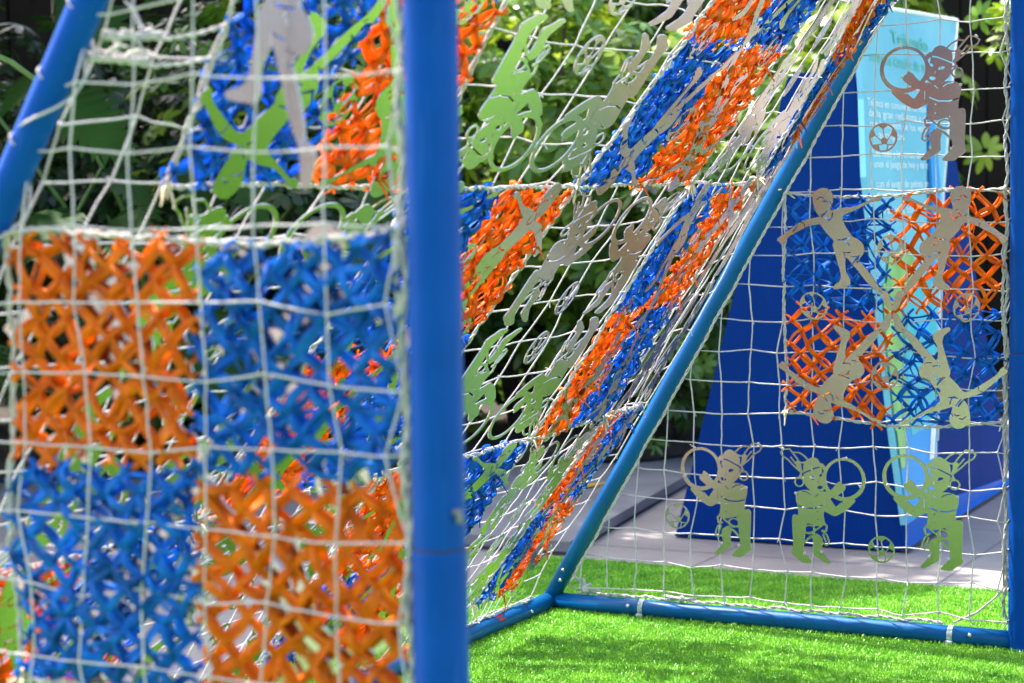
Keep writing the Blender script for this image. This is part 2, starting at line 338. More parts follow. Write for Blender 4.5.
# ropes: along the posts, the ground bars and the slanted tubes
def rope(P, r, name, m='rope', twist=True):
    b = MB(); P = np.asarray(P, float); n = max(8, int(np.sum(np.linalg.norm(np.diff(P, axis=0), axis=1))/.012))
    d = np.concatenate([[0], np.cumsum(np.linalg.norm(np.diff(P, axis=0), axis=1))]); q = np.linspace(0, d[-1], n); Q = np.stack([np.interp(q, d, P[:, i]) for i in range(3)], -1)
    T = np.gradient(Q, axis=0); T /= np.linalg.norm(T, axis=1)[:, None]; a = np.cross(T, [0.3, .2, 1]); a /= np.linalg.norm(a, axis=1)[:, None]+1e-9; c = np.cross(T, a)
    for ph in (0, math.pi):
        th = q/.011*1.1+ph; b.tube(Q+(a*np.cos(th)[:, None]+c*np.sin(th)[:, None])*r*.62, r*.62, 5, cap=False)
    return b
for y, sg in ((0, 1), (W, -1)):
    z = np.arange(.09, 2.5, .05); P = np.stack([-.047+.006*np.sin(z*37), np.full_like(z, y)-.004+.004*np.cos(z*29), z], -1); rope(P, .0052, 'edge_rope').build('edge_rope', M['rope'], net)
    x = np.arange(-DP+.1, -.2, .04); P = np.stack([x, y+.006+.006*np.sin(x*40), 2*RB+.007+.004*np.sin(x*57)], -1); rope(P, .0045, 'edge_rope').build('edge_rope', M['rope'], net)
    b = MB(); b.tube([(-.2, y, 2*RB+.01), (-.13, y, .10), (-.075, y, .15), (-.05, y, .185)], .0036, 6); b.tube([(-.052, y, .185), (-.05, y-.012, .3), (-.046, y, .42)], .003, 6); b.build('corner_tie', M['rope'], net)
    b = MB(); k0 = np.array([-DP+.13, y, 2*RB+.02]); b.blobs([k0], .016)
    for dv in ((-.01, -.005, .035), (-.055, 0, .05), (.05, .0, -.004), (.004, .01, -.02), (.02, -.01, .02)): b.tube([k0, k0+np.array(dv)*.5+np.array([0, 0, .004]), k0+np.array(dv)], .0045, 6)
    b.build('corner_knot', M['rope'], net); b = MB()
    k1 = np.array([-.98-.09, y, 2*RB+.012]); b.blobs([k1], .012); b.tube([k1+np.array([-.06, 0, .006]), k1, k1+np.array([.05, -.004, .004])], .005, 6); b.build('cord_knot', M['rope'], net)
y_ = np.arange(.1, W-.1, .05); P = np.stack([-DP+.004+.006*np.sin(y_*33), y_, 2*RB+.006+.004*np.sin(y_*51)], -1); rope(P, .0042, 'edge_rope').build('edge_rope', M['rope'], net)
for y in (0, W):                                             # lacing wound round each slanted tube
    z = np.arange(.12, HG-.1, .012); th = z*2*math.pi/.19
    P = np.stack([-DP+K*z+np.cos(th)*(RB+.003)/L, y+np.sin(th)*(RB+.003), z-np.cos(th)*(RB+.003)*K/L], -1)
    if y == 0: b = MB(); b.tube(P, .0022, 5); b.build('lacing', M['cord'], net)
    z = np.arange(.1, HG-.1, .05); Q = np.stack([-DP+K*z+(RB+.006)*(1 if y else -1)*.8, np.full_like(z, y)+(-.02 if y else .015)+.004*np.sin(z*31), z+.003*np.sin(z*47)], -1)
    rope(Q, .0042, 'edge_rope').build('edge_rope', M['rope'], net)

for q_ in range(2):                                          # bundle of ties from the slanted tube to the net
    a_ = np.array([-.57-.03*q_, .03, 1.60-.03*q_]); c_ = back_map(.0, 2.36-.07*q_); rope(np.linspace(a_, c_, 5)+np.array([0, 0, -.012])*np.array([0, 1, 1.4, 1, 0])[:, None], .0036, 'tie').build('corner_tie', M['rope'], net)
    b = MB()
    for t_ in (.06, .14, .22, .30, .38): d = rng.normal(0, .02, 3); p_ = a_*(1-t_)+c_*t_; b.tube([p_, p_+d*.6, p_+d*1.3+np.array([0, 0, -.02])], [.004, .003, .0015], 5, cap=False)
    b.tube(lin(a_, a_*.55+c_*.45, 4)+np.array([0, 0, -.008]), .006, 6); b.build('frayed_tie', M['rope'], net)
# ------------------------------------------------------------------ woven ribbon patches
def patch(name_label, f, tl_orange, lush=False, thin=1., group='woven ribbon patches tied into the net'):
    c = f(.5, 0.); t = thing('woven_patch', tuple(np.asarray(c)), name_label, 'woven patch', group)
    for qi, (a0, b0) in enumerate(((0, .5), (.5, .5), (0, 0), (.5, 0))):
        org = tl_orange if qi in (0, 3) else not tl_orange
        n = 5 if 'totem' in name_label else 6; d = .5/n; nu = 4 if 'slanted' in name_label else 4 if 'middle' in name_label else n; du = .5/nu
        def kp(i, j): return (a0+(i+(.5 if j % 2 else 0)+.25)*du, b0+(j+.5)*d/2)
        rows = 2*n
        KN = {(i, j): np.array(kp(i, j))+rng.normal(0, d*.09, 2) for j in range(rows) for i in range(nu)}
        segs = []
        for (i, j), p in KN.items():
            for di in ((0, 1) if j % 2 else (-1, 0)):
                q = KN.get((i+di, j+1))
                if q is not None: segs.append((p, q, 1.))
            if not org and i+1 < nu and rng.random() < .5: segs.append((p, KN[(i+1, j)], .8))
            if j == 0: segs += [(p, p+np.array([s_*d*.28, -d*.30]), .8) for s_ in (-1, 1)]
            if j == rows-1: segs += [(p, p+np.array([s_*d*.28, d*.30]), .8) for s_ in (-1, 1)]
            if i == 0 and not j % 2: segs.append((p, p+np.array([-d*.30, d*.22]), .8)); segs.append((p, p+np.array([-d*.30, -d*.22]), .8))
            if i == nu-1 and j % 2: segs.append((p, p+np.array([du*.30, d*.22]), .8)); segs.append((p, p+np.array([du*.30, -d*.22]), .8))
        ns = 8; tq = np.linspace(0, 1, ns); PU, PV, PO, HW, HT = [], [], [], [], []
        for p, q, wt in segs:
            dv = q-p; pr = np.array([-dv[1], dv[0]])
            for side in (((-1, -.4, .4, 1) if lush == 2 else (-1, 1) if thin < .82 else (-1, 0, 1)) if wt == 1 else (rng.choice((-1, 1)),)):
                bow = side*rng.uniform(.0, .06)+rng.normal(0, .04)
                te = -.05+1.10*tq; off = side*.065+rng.normal(0, .02)
                uv = p[None]+dv[None]*te[:, None]+pr[None]*(np.sin(tq*math.pi)*bow+off)[:, None]
                PU.append(uv[:, 0]); PV.append(uv[:, 1]); PO.append(np.sin(tq*math.pi)*(rng.uniform(-.015, .016) if lush else rng.uniform(-.012, .014)))
                hw = rng.uniform(.0048, .0090)*wt*thin; HW.append(hw*(.78+.22*np.sin(tq*math.pi)**.7)); HT.append(np.full(ns, rng.uniform(.0008, .0015)))
        PU, PV, PO, HW, HT = map(np.array, (PU, PV, PO, HW, HT))
        P = f(PU, PV, PO); NN = normal_of(f, PU, PV)
        tw = rng.uniform(-1.3, 1.3, (len(P), 1, 1))*np.sin(tq*math.pi)[None, :, None]   # ribbons roll a little
        T = np.gradient(P, axis=1); T /= np.linalg.norm(T, axis=2)[..., None]+1e-12
        NN = NN+np.cross(T, NN)*tw
        b = MB(); b.ribbons(P, NN, HW, HT, 6, 0)
        kk = np.array(list(KN.values())); b.blobs(f(kk[:, 0], kk[:, 1], .003), rng.uniform(.0045, .0075, len(kk)), 1)
        for _ in range(7):                                   # loose ribbon ends
            u = a0+rng.uniform(0, .5); v = b0+rng.uniform(0, .5); p = f(u, v, .004); dd = rng.normal(0, .012, 3); dd[2] = -abs(dd[2])-.01
            b.tube([p, p+dd*.6, p+dd*1.5+np.array([0, 0, -.008])], [.0035, .003, .0015], 5, cap=False)
        b.build('orange_weave' if org else 'blue_weave', [M['orange'], M['orknot']] if org else [M['blue'], M['bluknot']], t)
    e = np.linspace(0, 1, 30)
    ring = np.concatenate([np.stack([e, 0*e], -1), np.stack([0*e+1, e], -1), np.stack([1-e, 0*e+1], -1), np.stack([0*e, 1-e], -1)])
    P = f(ring[:, 0], ring[:, 1], .002)+rng.normal(0, .002, (len(ring), 3))
    rope(P, .0046, 'border').build('border_rope', M['rope'], t)
    for (u, v) in ((0, 1), (1, 1), (0, 0), (1, 0)):          # frayed ties at the corners
        b = MB(); p = f(u, v, .004)
        for _ in range(7): d = rng.normal(0, .014, 3); b.tube([p, p+d*.6, p+d*1.2+np.array([0, 0, -.012])], [.0035, .003, .0014], 5, cap=False)
        b.blobs([p], .008); b.build('corner_fray', [M['rope' if u else 'cream']], t)
    return t

# ------------------------------------------------------------------ flat cut-outs: outline from a distance field
def seg_d(X, Y, a, c):
    ax, ay = a; dx, dy = c[0]-ax, c[1]-ay; h = np.clip(((X-ax)*dx+(Y-ay)*dy)/(dx*dx+dy*dy+1e-9), 0, 1)
    return np.hypot(X-ax-h*dx, Y-ay-h*dy)
def poly_sdf(X, Y, pts, r=0):
    d = np.full(X.shape, 1e9); ins = np.zeros(X.shape, bool); n = len(pts)
    for i in range(n):
        a, c = pts[i], pts[(i+1) % n]; d = np.minimum(d, seg_d(X, Y, a, c))
        cond = (a[1] > Y) != (c[1] > Y)
        xi = (c[0]-a[0])*(Y-a[1])/(c[1]-a[1]+1e-12)+a[0]; ins ^= cond & (X < xi)
    return np.where(ins, -d, d)-r
def stroke(X, Y, pts, w_):
    d = np.full(X.shape, 1e9)
    for a, c in zip(pts[:-1], pts[1:]): d = np.minimum(d, seg_d(X, Y, a, c))
    return d-w_/2
def ann(X, Y, c, R, hw): return np.abs(np.hypot(X-c[0], Y-c[1])-R)-hw
def smooth_closed(pts, k=3):
    P = np.array(pts, float); n = len(P); o = []
    for i in range(n):
        p0, p1, p2, p3 = P[i-1], P[i], P[(i+1) % n], P[(i+2) % n]
        for t in np.arange(k)/k: o.append(.5*((2*p1)+(-p0+p2)*t+(2*p0-5*p1+4*p2-p3)*t*t+(-p0+3*p1-3*p2+p3)*t**3))
    return [tuple(q) for q in o]
def contours(D, x0, y0, st):
    H, Wd = D.shape; nxt = {}; pts = {}
    S = D < 0
    def ep(i, j, h):
        key = (i, j, h)
        if key not in pts:
            a = D[i, j]; c = D[i, j+1] if h else D[i+1, j]; t = a/(a-c)
            pts[key] = (x0+(j+(t if h else 0))*st, y0+(i+(0 if h else t))*st)
        return key
    code = S[:-1, :-1]*1+S[:-1, 1:]*2+S[1:, 1:]*4+S[1:, :-1]*8
    for i, j in zip(*np.where((code > 0) & (code < 15))):
        c = int(code[i, j]); Tp = lambda: ep(i, j, 1); Bt = lambda: ep(i+1, j, 1); Lf = lambda: ep(i, j, 0); Rg = lambda: ep(i, j+1, 0)
        tab = {1: [(Lf, Tp)], 2: [(Tp, Rg)], 3: [(Lf, Rg)], 4: [(Rg, Bt)], 5: [(Lf, Tp), (Rg, Bt)], 6: [(Tp, Bt)], 7: [(Lf, Bt)], 8: [(Bt, Lf)], 9: [(Bt, Tp)], 10: [(Tp, Rg), (Bt, Lf)], 11: [(Bt, Rg)], 12: [(Rg, Lf)], 13: [(Rg, Tp)], 14: [(Tp, Lf)]}[c]
        for a, d in tab: nxt[a()] = d()
    loops = []
    while nxt:
        k0 = next(iter(nxt)); k = k0; lp = []
        while k in nxt: lp.append(pts[k]); k = nxt.pop(k)
        if len(lp) > 8: loops.append(np.array(lp))
    return loops
def rdp(P, eps):
    if len(P) < 3: return P
    a, c = P[0], P[-1]; d = c-a; ln = np.hypot(*d)
    dist = np.abs(d[0]*(P[:, 1]-a[1])-d[1]*(P[:, 0]-a[0]))/ln if ln > 1e-9 else np.hypot(*(P-a).T)
    i = int(np.argmax(dist))
    if dist[i] < eps: return np.array([a, c])
    return np.vstack([rdp(P[:i+1], eps)[:-1], rdp(P[i:], eps)])
def plate(D, x0, y0, st, nx, ny, eps, name):
    """polygons -> filled plate; returns verts (u,v,w) and faces; u,v in unit box, w in [-.5,.5]"""
    cu = bpy.data.curves.new(name, 'CURVE'); cu.dimensions = '2D'; cu.fill_mode = 'BOTH'; cu.extrude = .5
    for lp in contours(D, x0, y0, st):
        m_ = len(lp)//2; q = np.vstack([rdp(lp[:m_+1], eps)[:-1], rdp(np.vstack([lp[m_:], lp[:1]]), eps)[:-1]])
        if len(q) < 4: continue
        sp = cu.splines.new('POLY'); sp.points.add(len(q)-1); sp.use_cyclic_u = True
        for i, (x, y) in enumerate(q): sp.points[i].co = (nx(x), ny(y), 0, 1)
    ob = bpy.data.objects.new(name, cu); COL.objects.link(ob)
    me = bpy.data.meshes.new_from_object(ob.evaluated_get(bpy.context.evaluated_depsgraph_get()))
    V = np.array([v.co[:] for v in me.vertices]); F = [tuple(p.vertices) for p in me.polygons]
    bpy.data.objects.remove(ob); bpy.data.curves.remove(cu); bpy.data.meshes.remove(me)
    return V, F
def grid(x0, x1, y0, y1, st):
    return np.meshgrid(np.arange(x0, x1, st), np.arange(y0, y1, st))
def U(*a):
    r = a[0]
    for q in a[1:]: r = np.minimum(r, q)
    return r
# --- ball player holding a hoop, feathered headdress
st = 2.2; X, Y = grid(5, 530, 10, 685, st)
pg = lambda pts: poly_sdf(X, Y, smooth_closed(pts)); sk_ = lambda pts, w_: stroke(X, Y, pts, w_)
body = U(pg([(160, 105), (180, 85), (210, 70), (237, 78), (254, 102), (260, 130), (264, 155), (276, 182), (281, 215), (280, 240), (266, 258), (235, 268), (208, 258), (184, 246), (166, 225), (160, 190), (156, 150)]),
  ann(X, Y, (388, 184), 112, 8.5+3*np.clip((Y-120)/150, -0.2, 1)), ann(X, Y, (133, 212), 25, 4.2),
  sk_([(152, 165), (134, 150), (100, 122), (72, 92), (36, 70), (26, 50), (44, 33), (78, 28), (96, 50), (124, 84), (140, 120), (150, 160)], 8), sk_([(96, 48), (132, 46), (160, 62), (186, 88)], 8),
  sk_([(85, 75), (115, 112), (142, 140)], 7), pg([(112, 100), (140, 95), (146, 128), (140, 158), (124, 140)]), sk_([(140, 105), (165, 100), (180, 95)], 9), sk_([(135, 178), (160, 182)], 8), sk_([(148, 150), (135, 190)], 9),
  pg([(113, 300), (116, 275), (140, 260), (180, 255), (235, 264), (282, 266), (288, 300), (290, 330), (276, 365), (271, 400), (274, 432), (235, 446), (190, 430), (132, 405), (128, 372), (133, 350), (118, 330)]),
  sk_([(120, 300), (128, 350), (136, 400)], 10), stroke(X, Y, [(215, 250), (222, 280)], 44), pg([(262, 262), (300, 258), (330, 232), (346, 210), (371, 196), (377, 213), (396, 222), (392, 246), (372, 262), (352, 278), (318, 292), (285, 310)]),
  pg([(270, 300), (300, 288), (325, 318), (342, 340), (368, 318), (402, 306), (440, 296), (452, 303), (422, 338), (386, 368), (336, 394), (300, 380), (272, 362)]),
  pg([(94, 405), (120, 398), (152, 414), (166, 440), (166, 480), (161, 530), (156, 590), (172, 622), (202, 654), (196, 667), (150, 667), (128, 650), (90, 622), (95, 590), (95, 530), (92, 470)]),
  pg([(206, 512), (232, 500), (262, 520), (264, 558), (258, 590), (272, 610), (296, 640), (310, 655), (300, 664), (274, 657), (250, 640), (214, 615), (213, 580), (212, 545)]),
  sk_([(150, 418), (182, 436), (232, 450), (272, 434)], 13), ann(X*1.0, Y*1.25, (192, 478*1.25), 30, 4.5), sk_([(165, 500), (200, 495), (240, 470), (262, 452)], 9), sk_([(158, 470), (176, 440)], 9),
  sk_([(162, 552), (192, 522), (228, 502)], 12), sk_([(266, 434), (290, 452), (284, 482), (266, 478)], 9), sk_([(262, 480), (288, 500), (300, 530), (302, 552), (286, 562), (268, 548)], 8), sk_([(268, 500), (284, 540)], 8), sk_([(250, 450), (276, 440)], 16),
  sk_([(262, 112), (276, 128)], 22))
cuts = U(sk_([(150, 166), (190, 146), (228, 129), (250, 125)], 6.5), pg([(190, 182), (205, 177), (224, 186), (218, 196), (200, 192)]), pg([(246, 170), (258, 160), (266, 164), (256, 178)]), pg([(236, 236), (252, 228), (268, 231), (262, 244), (244, 247)]),
  sk_([(238, 200), (240, 214)], 4.5), sk_([(128, 346), (170, 358), (225, 356), (266, 336)], 6.5), poly_sdf(X, Y, [(316, 300), (374, 310), (338, 338)]), sk_([(150, 262), (180, 268), (200, 282)], 5), sk_([(225, 290), (242, 276)], 5), sk_([(289, 300), (290, 345)], 4), np.hypot(X-237, Y-373)-4.5, np.hypot(X-238, Y-418)-4, sk_([(146, 110), (150, 140)], 9))
D = np.maximum(body, -cuts); PLAYER = plate(D, 5, 10, st, lambda x: (x-20)/490, lambda y: (668-y)/645, .55, 'p')
# --- footballer child, arms out, running towards the middle of the patch (u right, v up; middle of the patch at the lower right)
st = 2.4; X, Y = grid(10, 745, 25, 745, st)
body = pg([(246, 62), (262, 60), (288, 44), (325, 40), (352, 55), (368, 82), (366, 115), (356, 140), (352, 165), (376, 160), (420, 149), (470, 142), (510, 132), (545, 116), (583, 98), (602, 88), (625, 76), (654, 78), (652, 96), (628, 104), (602, 107), (562, 126), (522, 146), (472, 172), (432, 190), (426, 214), (436, 242), (456, 276), (482, 308), (512, 322), (542, 345), (553, 372), (548, 402), (526, 428), (524, 446), (548, 474), (582, 512), (622, 562), (652, 606), (684, 612), (702, 640), (716, 700), (706, 722), (682, 704), (664, 668), (640, 632), (602, 600), (560, 560), (520, 510), (482, 470), (448, 434), (440, 455), (440, 490), (446, 520), (466, 552), (470, 580), (456, 596), (430, 606), (400, 616), (374, 620), (366, 608), (378, 592), (400, 575), (411, 556), (412, 530), (405, 500), (390, 455), (378, 410), (364, 368), (370, 342), (348, 318), (318, 288), (294, 256), (278, 247), (245, 252), (208, 270), (162, 295), (116, 320), (86, 342), (70, 366), (50, 378), (40, 364), (27, 358), (32, 342), (54, 328), (78, 312), (112, 284), (150, 256), (182, 236), (226, 221), (262, 212), (288, 206), (272, 190), (258, 165), (248, 130), (244, 95)])
cuts = U(sk_([(270, 108), (290, 92), (308, 97)], 6), sk_([(310, 116), (328, 114), (338, 122)], 7), sk_([(346, 112), (356, 128)], 6), sk_([(300, 206), (316, 190), (330, 170)], 7), sk_([(322, 212), (344, 224), (360, 208), (366, 182)], 7), sk_([(172, 242), (192, 250), (200, 274)], 5),
  sk_([(398, 334), (430, 330), (464, 318)], 7), sk_([(438, 340), (455, 346), (464, 364)], 6), sk_([(424, 402), (445, 406), (470, 402)], 6), sk_([(478, 424), (510, 424), (520, 420)], 5), sk_([(510, 460), (522, 450), (536, 454)], 5), sk_([(430, 188), (434, 205)], 5), sk_([(432, 408), (440, 436)], 5), sk_([(640, 610), (655, 622)], 5))
D = np.maximum(body, -cuts); CHILD = plate(D, 10, 25, st, lambda x: (x-59)/659*.5, lambda y: 1-(y-71)/653*.5, .6, 'c')
# --- ball: ring, panels and spokes
st = 2.2; X, Y = grid(-110, 110, -110, 110, st); c0 = (8, 22)
penta = lambda cx, cy, r, a: [(cx+r*math.cos(a+k*2*math.pi/5), cy+r*math.sin(a+k*2*math.pi/5)) for k in range(5)]
D = U(ann(X, Y, (0, 0), 94, 6), poly_sdf(X, Y, penta(8, 24, 28, -math.pi/2)))
for k_ in range(5):
    a = -math.pi/2+k_*2*math.pi/5; v = (8+28*math.cos(a), 24+28*math.sin(a)); e = (96*math.cos(a), 96*math.sin(a)); mid = ((v[0]*.45+e[0]*.55), (v[1]*.45+e[1]*.55))
    a1 = a; hx = (60*math.cos(a1), 60*math.sin(a1)); D = U(D, stroke(X, Y, [v, hx], 7))
    for sgn in (-1, 1): D = U(D, stroke(X, Y, [hx, (93*math.cos(a1+sgn*.36), 93*math.sin(a1+sgn*.36))], 7))
    if k_ in (0, 1, 4, 3): D = U(D, np.maximum(poly_sdf(X, Y, [hx, (95*math.cos(a1+.36), 95*math.sin(a1+.36)), (98*math.cos(a1), 98*math.sin(a1)), (95*math.cos(a1-.36), 95*math.sin(a1-.36))]), np.hypot(X, Y)-97))
BALL = plate(D, -110, -110, st, lambda x: x/200+.5, lambda y: .5-y/200, .5, 'b')

def cutout(shape, f, fn_uv, name, label, cat, group, o0=.012, th=.003):
    V, F = shape; u, v = fn_uv(V[:, 0], V[:, 1])
    a0, a1, b0, b1 = u.min(), u.max(), v.min(), v.max(); q = f(np.array([a0, a1, a0, a1]), np.array([b0, b0, b1, b1]), o0)
    du = (q[1]-q[0]+q[3]-q[2])/2/(a1-a0); dv = (q[2]-q[0]+q[3]-q[1])/2/(b1-b0); nn = np.cross(du, dv); nn /= np.linalg.norm(nn)   # a stiff flat plate
    P = q.mean(0)+(u-(a0+a1)/2)[:, None]*du+(v-(b0+b1)/2)[:, None]*dv+nn*(V[:, 2]*th)[:, None]
    c = P.mean(0); me = bpy.data.meshes.new(name); me.from_pydata((P-c).tolist(), [], F); me.materials.append(M['steel']); me.update()
    o = bpy.data.objects.new(name, me); COL.objects.link(o); o.location = c
    return tag(o, label, cat, group)
def children_on(f, where, quads):
    fl = {'upper left': lambda u, v: (u, v), 'upper right': lambda u, v: (1-u, v), 'lower left': lambda u, v: (u, 1-v), 'lower right': lambda u, v: (1-u, 1-v)}
    def turned(pos):                                         # lower pair is the upper pair turned round
        return {'upper left': lambda u, v: (u, v), 'upper right': lambda u, v: (1-u, v), 'lower left': lambda u, v: (u, 1-v), 'lower right': lambda u, v: (1-u, 1-v)}[pos]
    for pos in ('upper left', 'upper right', 'lower left', 'lower right'):
        cutout(CHILD, f, turned(pos), 'child_cutout', f'shiny child cut-out on {pos} {quads[pos]} quarter, {where}', 'figure cut-out', 'child footballer cut-outs on the patches', o0=.013)
    for nm, (cu, cv) in (('top middle', (.5, .77)), ('left middle', (.14, .5)), ('right middle', (.84, .5)), ('bottom middle', (.48, .22))):
        cutout(BALL, f, lambda u, v, cu=cu, cv=cv: (cu+(u-.5)*.125, cv+(v-.5)*.125), 'ball_cutout', f'shiny football cut-out, {nm}, {where}', 'ball cut-out', 'football cut-outs on the patches', o0=.010)
PATCHES = [
 ('side patch before the blue totem', plane_map(W, -1, -.722, -.052, .668, 1.345, 1), False),
 ('big blurred foreground patch', plane_map(0, 1, -.742, -.052, .632, 1.302, 2), True),
 ('patch high behind the foreground netting', cell(0, 2), True),
 ('patch half hidden by the near post', cell(1, 1), False),
 ('large top centre patch', cell(2, 2), True),
 ('middle patch of the sloping net', cell(3, 1), False),
 ('narrow patch by the slanted tube foot', cell(4, 0), True),
 ('sliver patch folded over the slanted tube', cell(4, 2), True),
 ('low patch right of the near post', cell(2, 0), True),
 ('low patch behind the foreground patch', cell(0, 0), True)]
for nm, f, tlo in PATCHES:
    patch('orange and blue checkered ribbon weave, the '+nm, f, tlo, lush=0 if f.__name__ != '<lambda>' else 1 if ('foot' in nm or 'middle' in nm) else 2, thin=.80 if 'totem' in nm else .74 if 'foot' in nm else .86)
    c1, c2 = ('orange', 'blue') if tlo else ('blue', 'orange')
    children_on(f, nm, {'upper left': c1, 'upper right': c2, 'lower left': c2, 'lower right': c1})
flat = lambda u, v, o=0.: np.stack(np.broadcast_arrays(np.asarray(u, float), W-.008-np.asarray(o, float), np.asarray(v, float)), -1)
G1 = 'ball player cut-outs with hoops in the gaps'; G2 = 'football cut-outs between the ball players'
def hoop(f, u0, v0, wu, hv, flip, label, down=False):
    o = cutout(PLAYER, f, lambda u, v: (u0+((1-u) if flip else u)*wu, v0+((1-v) if down else v)*hv), 'ball_player_cutout', label, 'figure cut-out', G1)
    if f is flat:
        sg = -1 if flip else 1; ties(o, [(sg*-.115, .165), (sg*.10, .135), (sg*-.085, .02), (sg*-.05, -.175), (sg*.02, -.165), (sg*.12, .05)])
def ties(o, pts):
    for u, w_ in pts:
        vv = [q.co for q in o.data.vertices]; k_ = min(vv, key=lambda q: (q[0]-u)**2+(q[2]-w_)**2)
        b = MB(); c_ = np.array(o.location)+np.array([k_[0], k_[1]-.003, k_[2]]); b.blobs([c_], .0052); d = rng.normal(0, .008, 3); b.tube([c_, c_+d], [.002, .0012], 5, cap=False); b.build('tie', M['cord'], o)
def gball(f, cu, cv, d, dv, label):
    cutout(BALL, f, lambda u, v: (cu+(u-.5)*d, cv+(v-.5)*dv), 'ball_cutout', label, 'ball cut-out', G2)
hoop(flat, -.735, .215, .272, .352, False, 'green shiny ball player with hoop at right, below the side patch by the totem')
hoop(flat, -.412, .222, .285, .365, True, 'dark green shiny ball player with hoop at left, next to the far post')
hoop(flat, -1.062, .218, .272, .362, True, 'pale green ball player with orange tinted hoop, left below the side patch')
hoop(flat, -.418, 1.432, .300, .362, True, 'orange and mauve ball player with hoop in front of pale blue text board')
nearflat = lambda u, v, o=0.: np.stack(np.broadcast_arrays(np.asarray(u, float), .008+np.asarray(o, float), np.asarray(v, float)), -1)
ca_, sa_ = math.cos(.50), math.sin(.50)
cutout(CHILD, nearflat, lambda u, v: (-.213+.70*((u-.497)*ca_+(v-.505)*sa_), 1.362+.70*(-(u-.497)*sa_+(v-.505)*ca_)), 'child_cutout', 'large blurred grey child cut-out hanging above the big foreground patch', 'figure cut-out', 'child footballer cut-outs on the patches')
gball(flat, -.415, .272, .082, .082, 'green football cut-out between the two ball players near the totem foot')
gball(flat, -1.075, .335, .082, .082, 'pale football cut-out left of the orange hoop, over the stone step')
gball(flat, -.408, 1.505, .086, .086, 'brownish football cut-out on the pale blue text board')
for nm, s0, t0 in (('gap left of the top centre patch', 1, 2), ('gap above the foreground patch', 0, 1), ('gap left of the middle patch', 2, 1),
                   ('gap left of the narrow patch', 3, 0), ('gap right of the top centre patch', 3, 2), ('low gap behind the foreground patch', 1, 0), ('gap beside the slanted tube middle', 4, 1)):
    f = cell(s0, t0)
    for row, v0 in (('upper', .525), ('lower', .035)):
        hoop(f, .02, v0-.01, .46, .475, False, f'{row} left ball player cut-out, {nm}', row == 'lower')
        hoop(f, .52, v0-.01, .46, .475, True, f'{row} right ball player cut-out, {nm}', row == 'lower')
        gball(f, .5, .59 if row == 'upper' else .41, .12, .12, f'{row} football cut-out, {nm}')

# ------------------------------------------------------------------ information totem
tot = thing('information_totem', (-1.2, 5.6, 0), 'dark blue tapered information totem with a pale blue printed board on its side', 'totem')
b = MB()
fr = [(-1.69, 4.95, .0), (-.765, 4.95, .0), (-.958, 4.95, 1.795), (-1.18, 4.95, 1.795)]+[(-1.18-.045*math.sin(a), 4.95, 1.75+.045*math.cos(a)) for a in (.4, .8, 1.2)]+[(-1.232, 4.95, 1.735)]
b.prism(fr, (0, .04, 0)); b.build('front_board', M['navy'], tot, smooth=False)
b = MB(); b.prism([(-.772, 4.992, .12), (-.812, 6.74, .03), (-.84, 6.82, .25), (-.962, 6.46, 1.47), (-.958, 4.992, 1.79)], (-.04, 0, 0)); b.build('side_board', M['navy'], tot, smooth=False)
b = MB(); b.prism([(-.757, 4.955, .004), (-.79, 6.86, .004), (-.812, 6.80, .032), (-.768, 4.994, .135)], (-.03, 0, 0)); b.build('skirt', M['skirt'], tot, smooth=False)
b = MB(); b.prism([(-.752, 4.94, -.006), (-.786, 6.88, -.006), (-.792, 6.88, .006), (-.755, 4.94, .006)], (-.02, 0, 0)); b.build('foot_shadow_strip', M['blackline'], tot, smooth=False)  # near-black strip painting the shadow line under the totem edge
b = MB(); b.prism([(-1.695, 4.955, -.004), (-.765, 4.955, -.004), (-.80, 6.85, -.004), (-1.69, 6.85, -.004)], (0, 0, .006)); b.build('foot_plate', M['navy'], tot, smooth=False)
nrm = np.array([.99373543, .02775797, .10825609])
O3 = np.array([-.739, 4.863, .102])
UY = np.array([-.0279, .99961, 0]); UY -= nrm*(UY@nrm); UY /= np.linalg.norm(UY); UZ = np.cross(nrm, UY); UZ = UZ if UZ[2] > 0 else -UZ
def bd(y, z, o=0.):                                          # a point of the board plane from its world y and z
    c = O3+UY*0; A = np.array([[UY[1], UZ[1]], [UY[2], UZ[2]]]); q = np.linalg.solve(A, np.array([y-O3[1], z-O3[2]])); return O3+UY*q[0]+UZ*q[1]+nrm*o
board = [bd(4.885, .11), bd(5.375, .118), bd(5.476, .357), bd(6.028, 1.347), bd(6.639, 2.104), bd(4.98, 2.047), bd(4.93, 1.69), bd(4.85, 1.40), bd(4.845, .467)]
b = MB(); b.prism(board, -nrm*.022); pb = b.build('printed_board', M['sky_board'], tot, smooth=False)
b = MB(); Q = [board[2], board[3], board[4], board[5]]
for a, c in zip(Q[:-1], Q[1:]): b.tube([a+nrm*.0, c+nrm*.0], .008, 6)
b.build('board_edge', M['edge'], pb)
def patchpoly(pts, m, name, o): b = MB(); b.prism([bd(y, z, o) for y, z in pts], nrm*.003); return b.build(name, M[m], pb, smooth=False)
patchpoly([(4.888, .115), (5.37, .123), (5.50, .43), (5.15, .46), (4.875, .45)], 'cyan', 'cyan_print', .002)
patchpoly([(5.08, .42), (5.50, .43), (5.64, .70), (5.62, 1.0), (5.15, 1.0), (5.08, .7)], 'aqua', 'aqua_print', .004)
patchpoly([(4.86, .46), (5.06, .46), (5.16, .90), (5.10, 1.02), (4.90, 1.0), (4.86, .8)], 'leafprint', 'green_print', .004)
patchpoly([(4.90, .94), (5.30, .98), (5.42, 1.06), (5.28, 1.13), (5.02, 1.10)], 'leafprint', 'green_print', .0075)
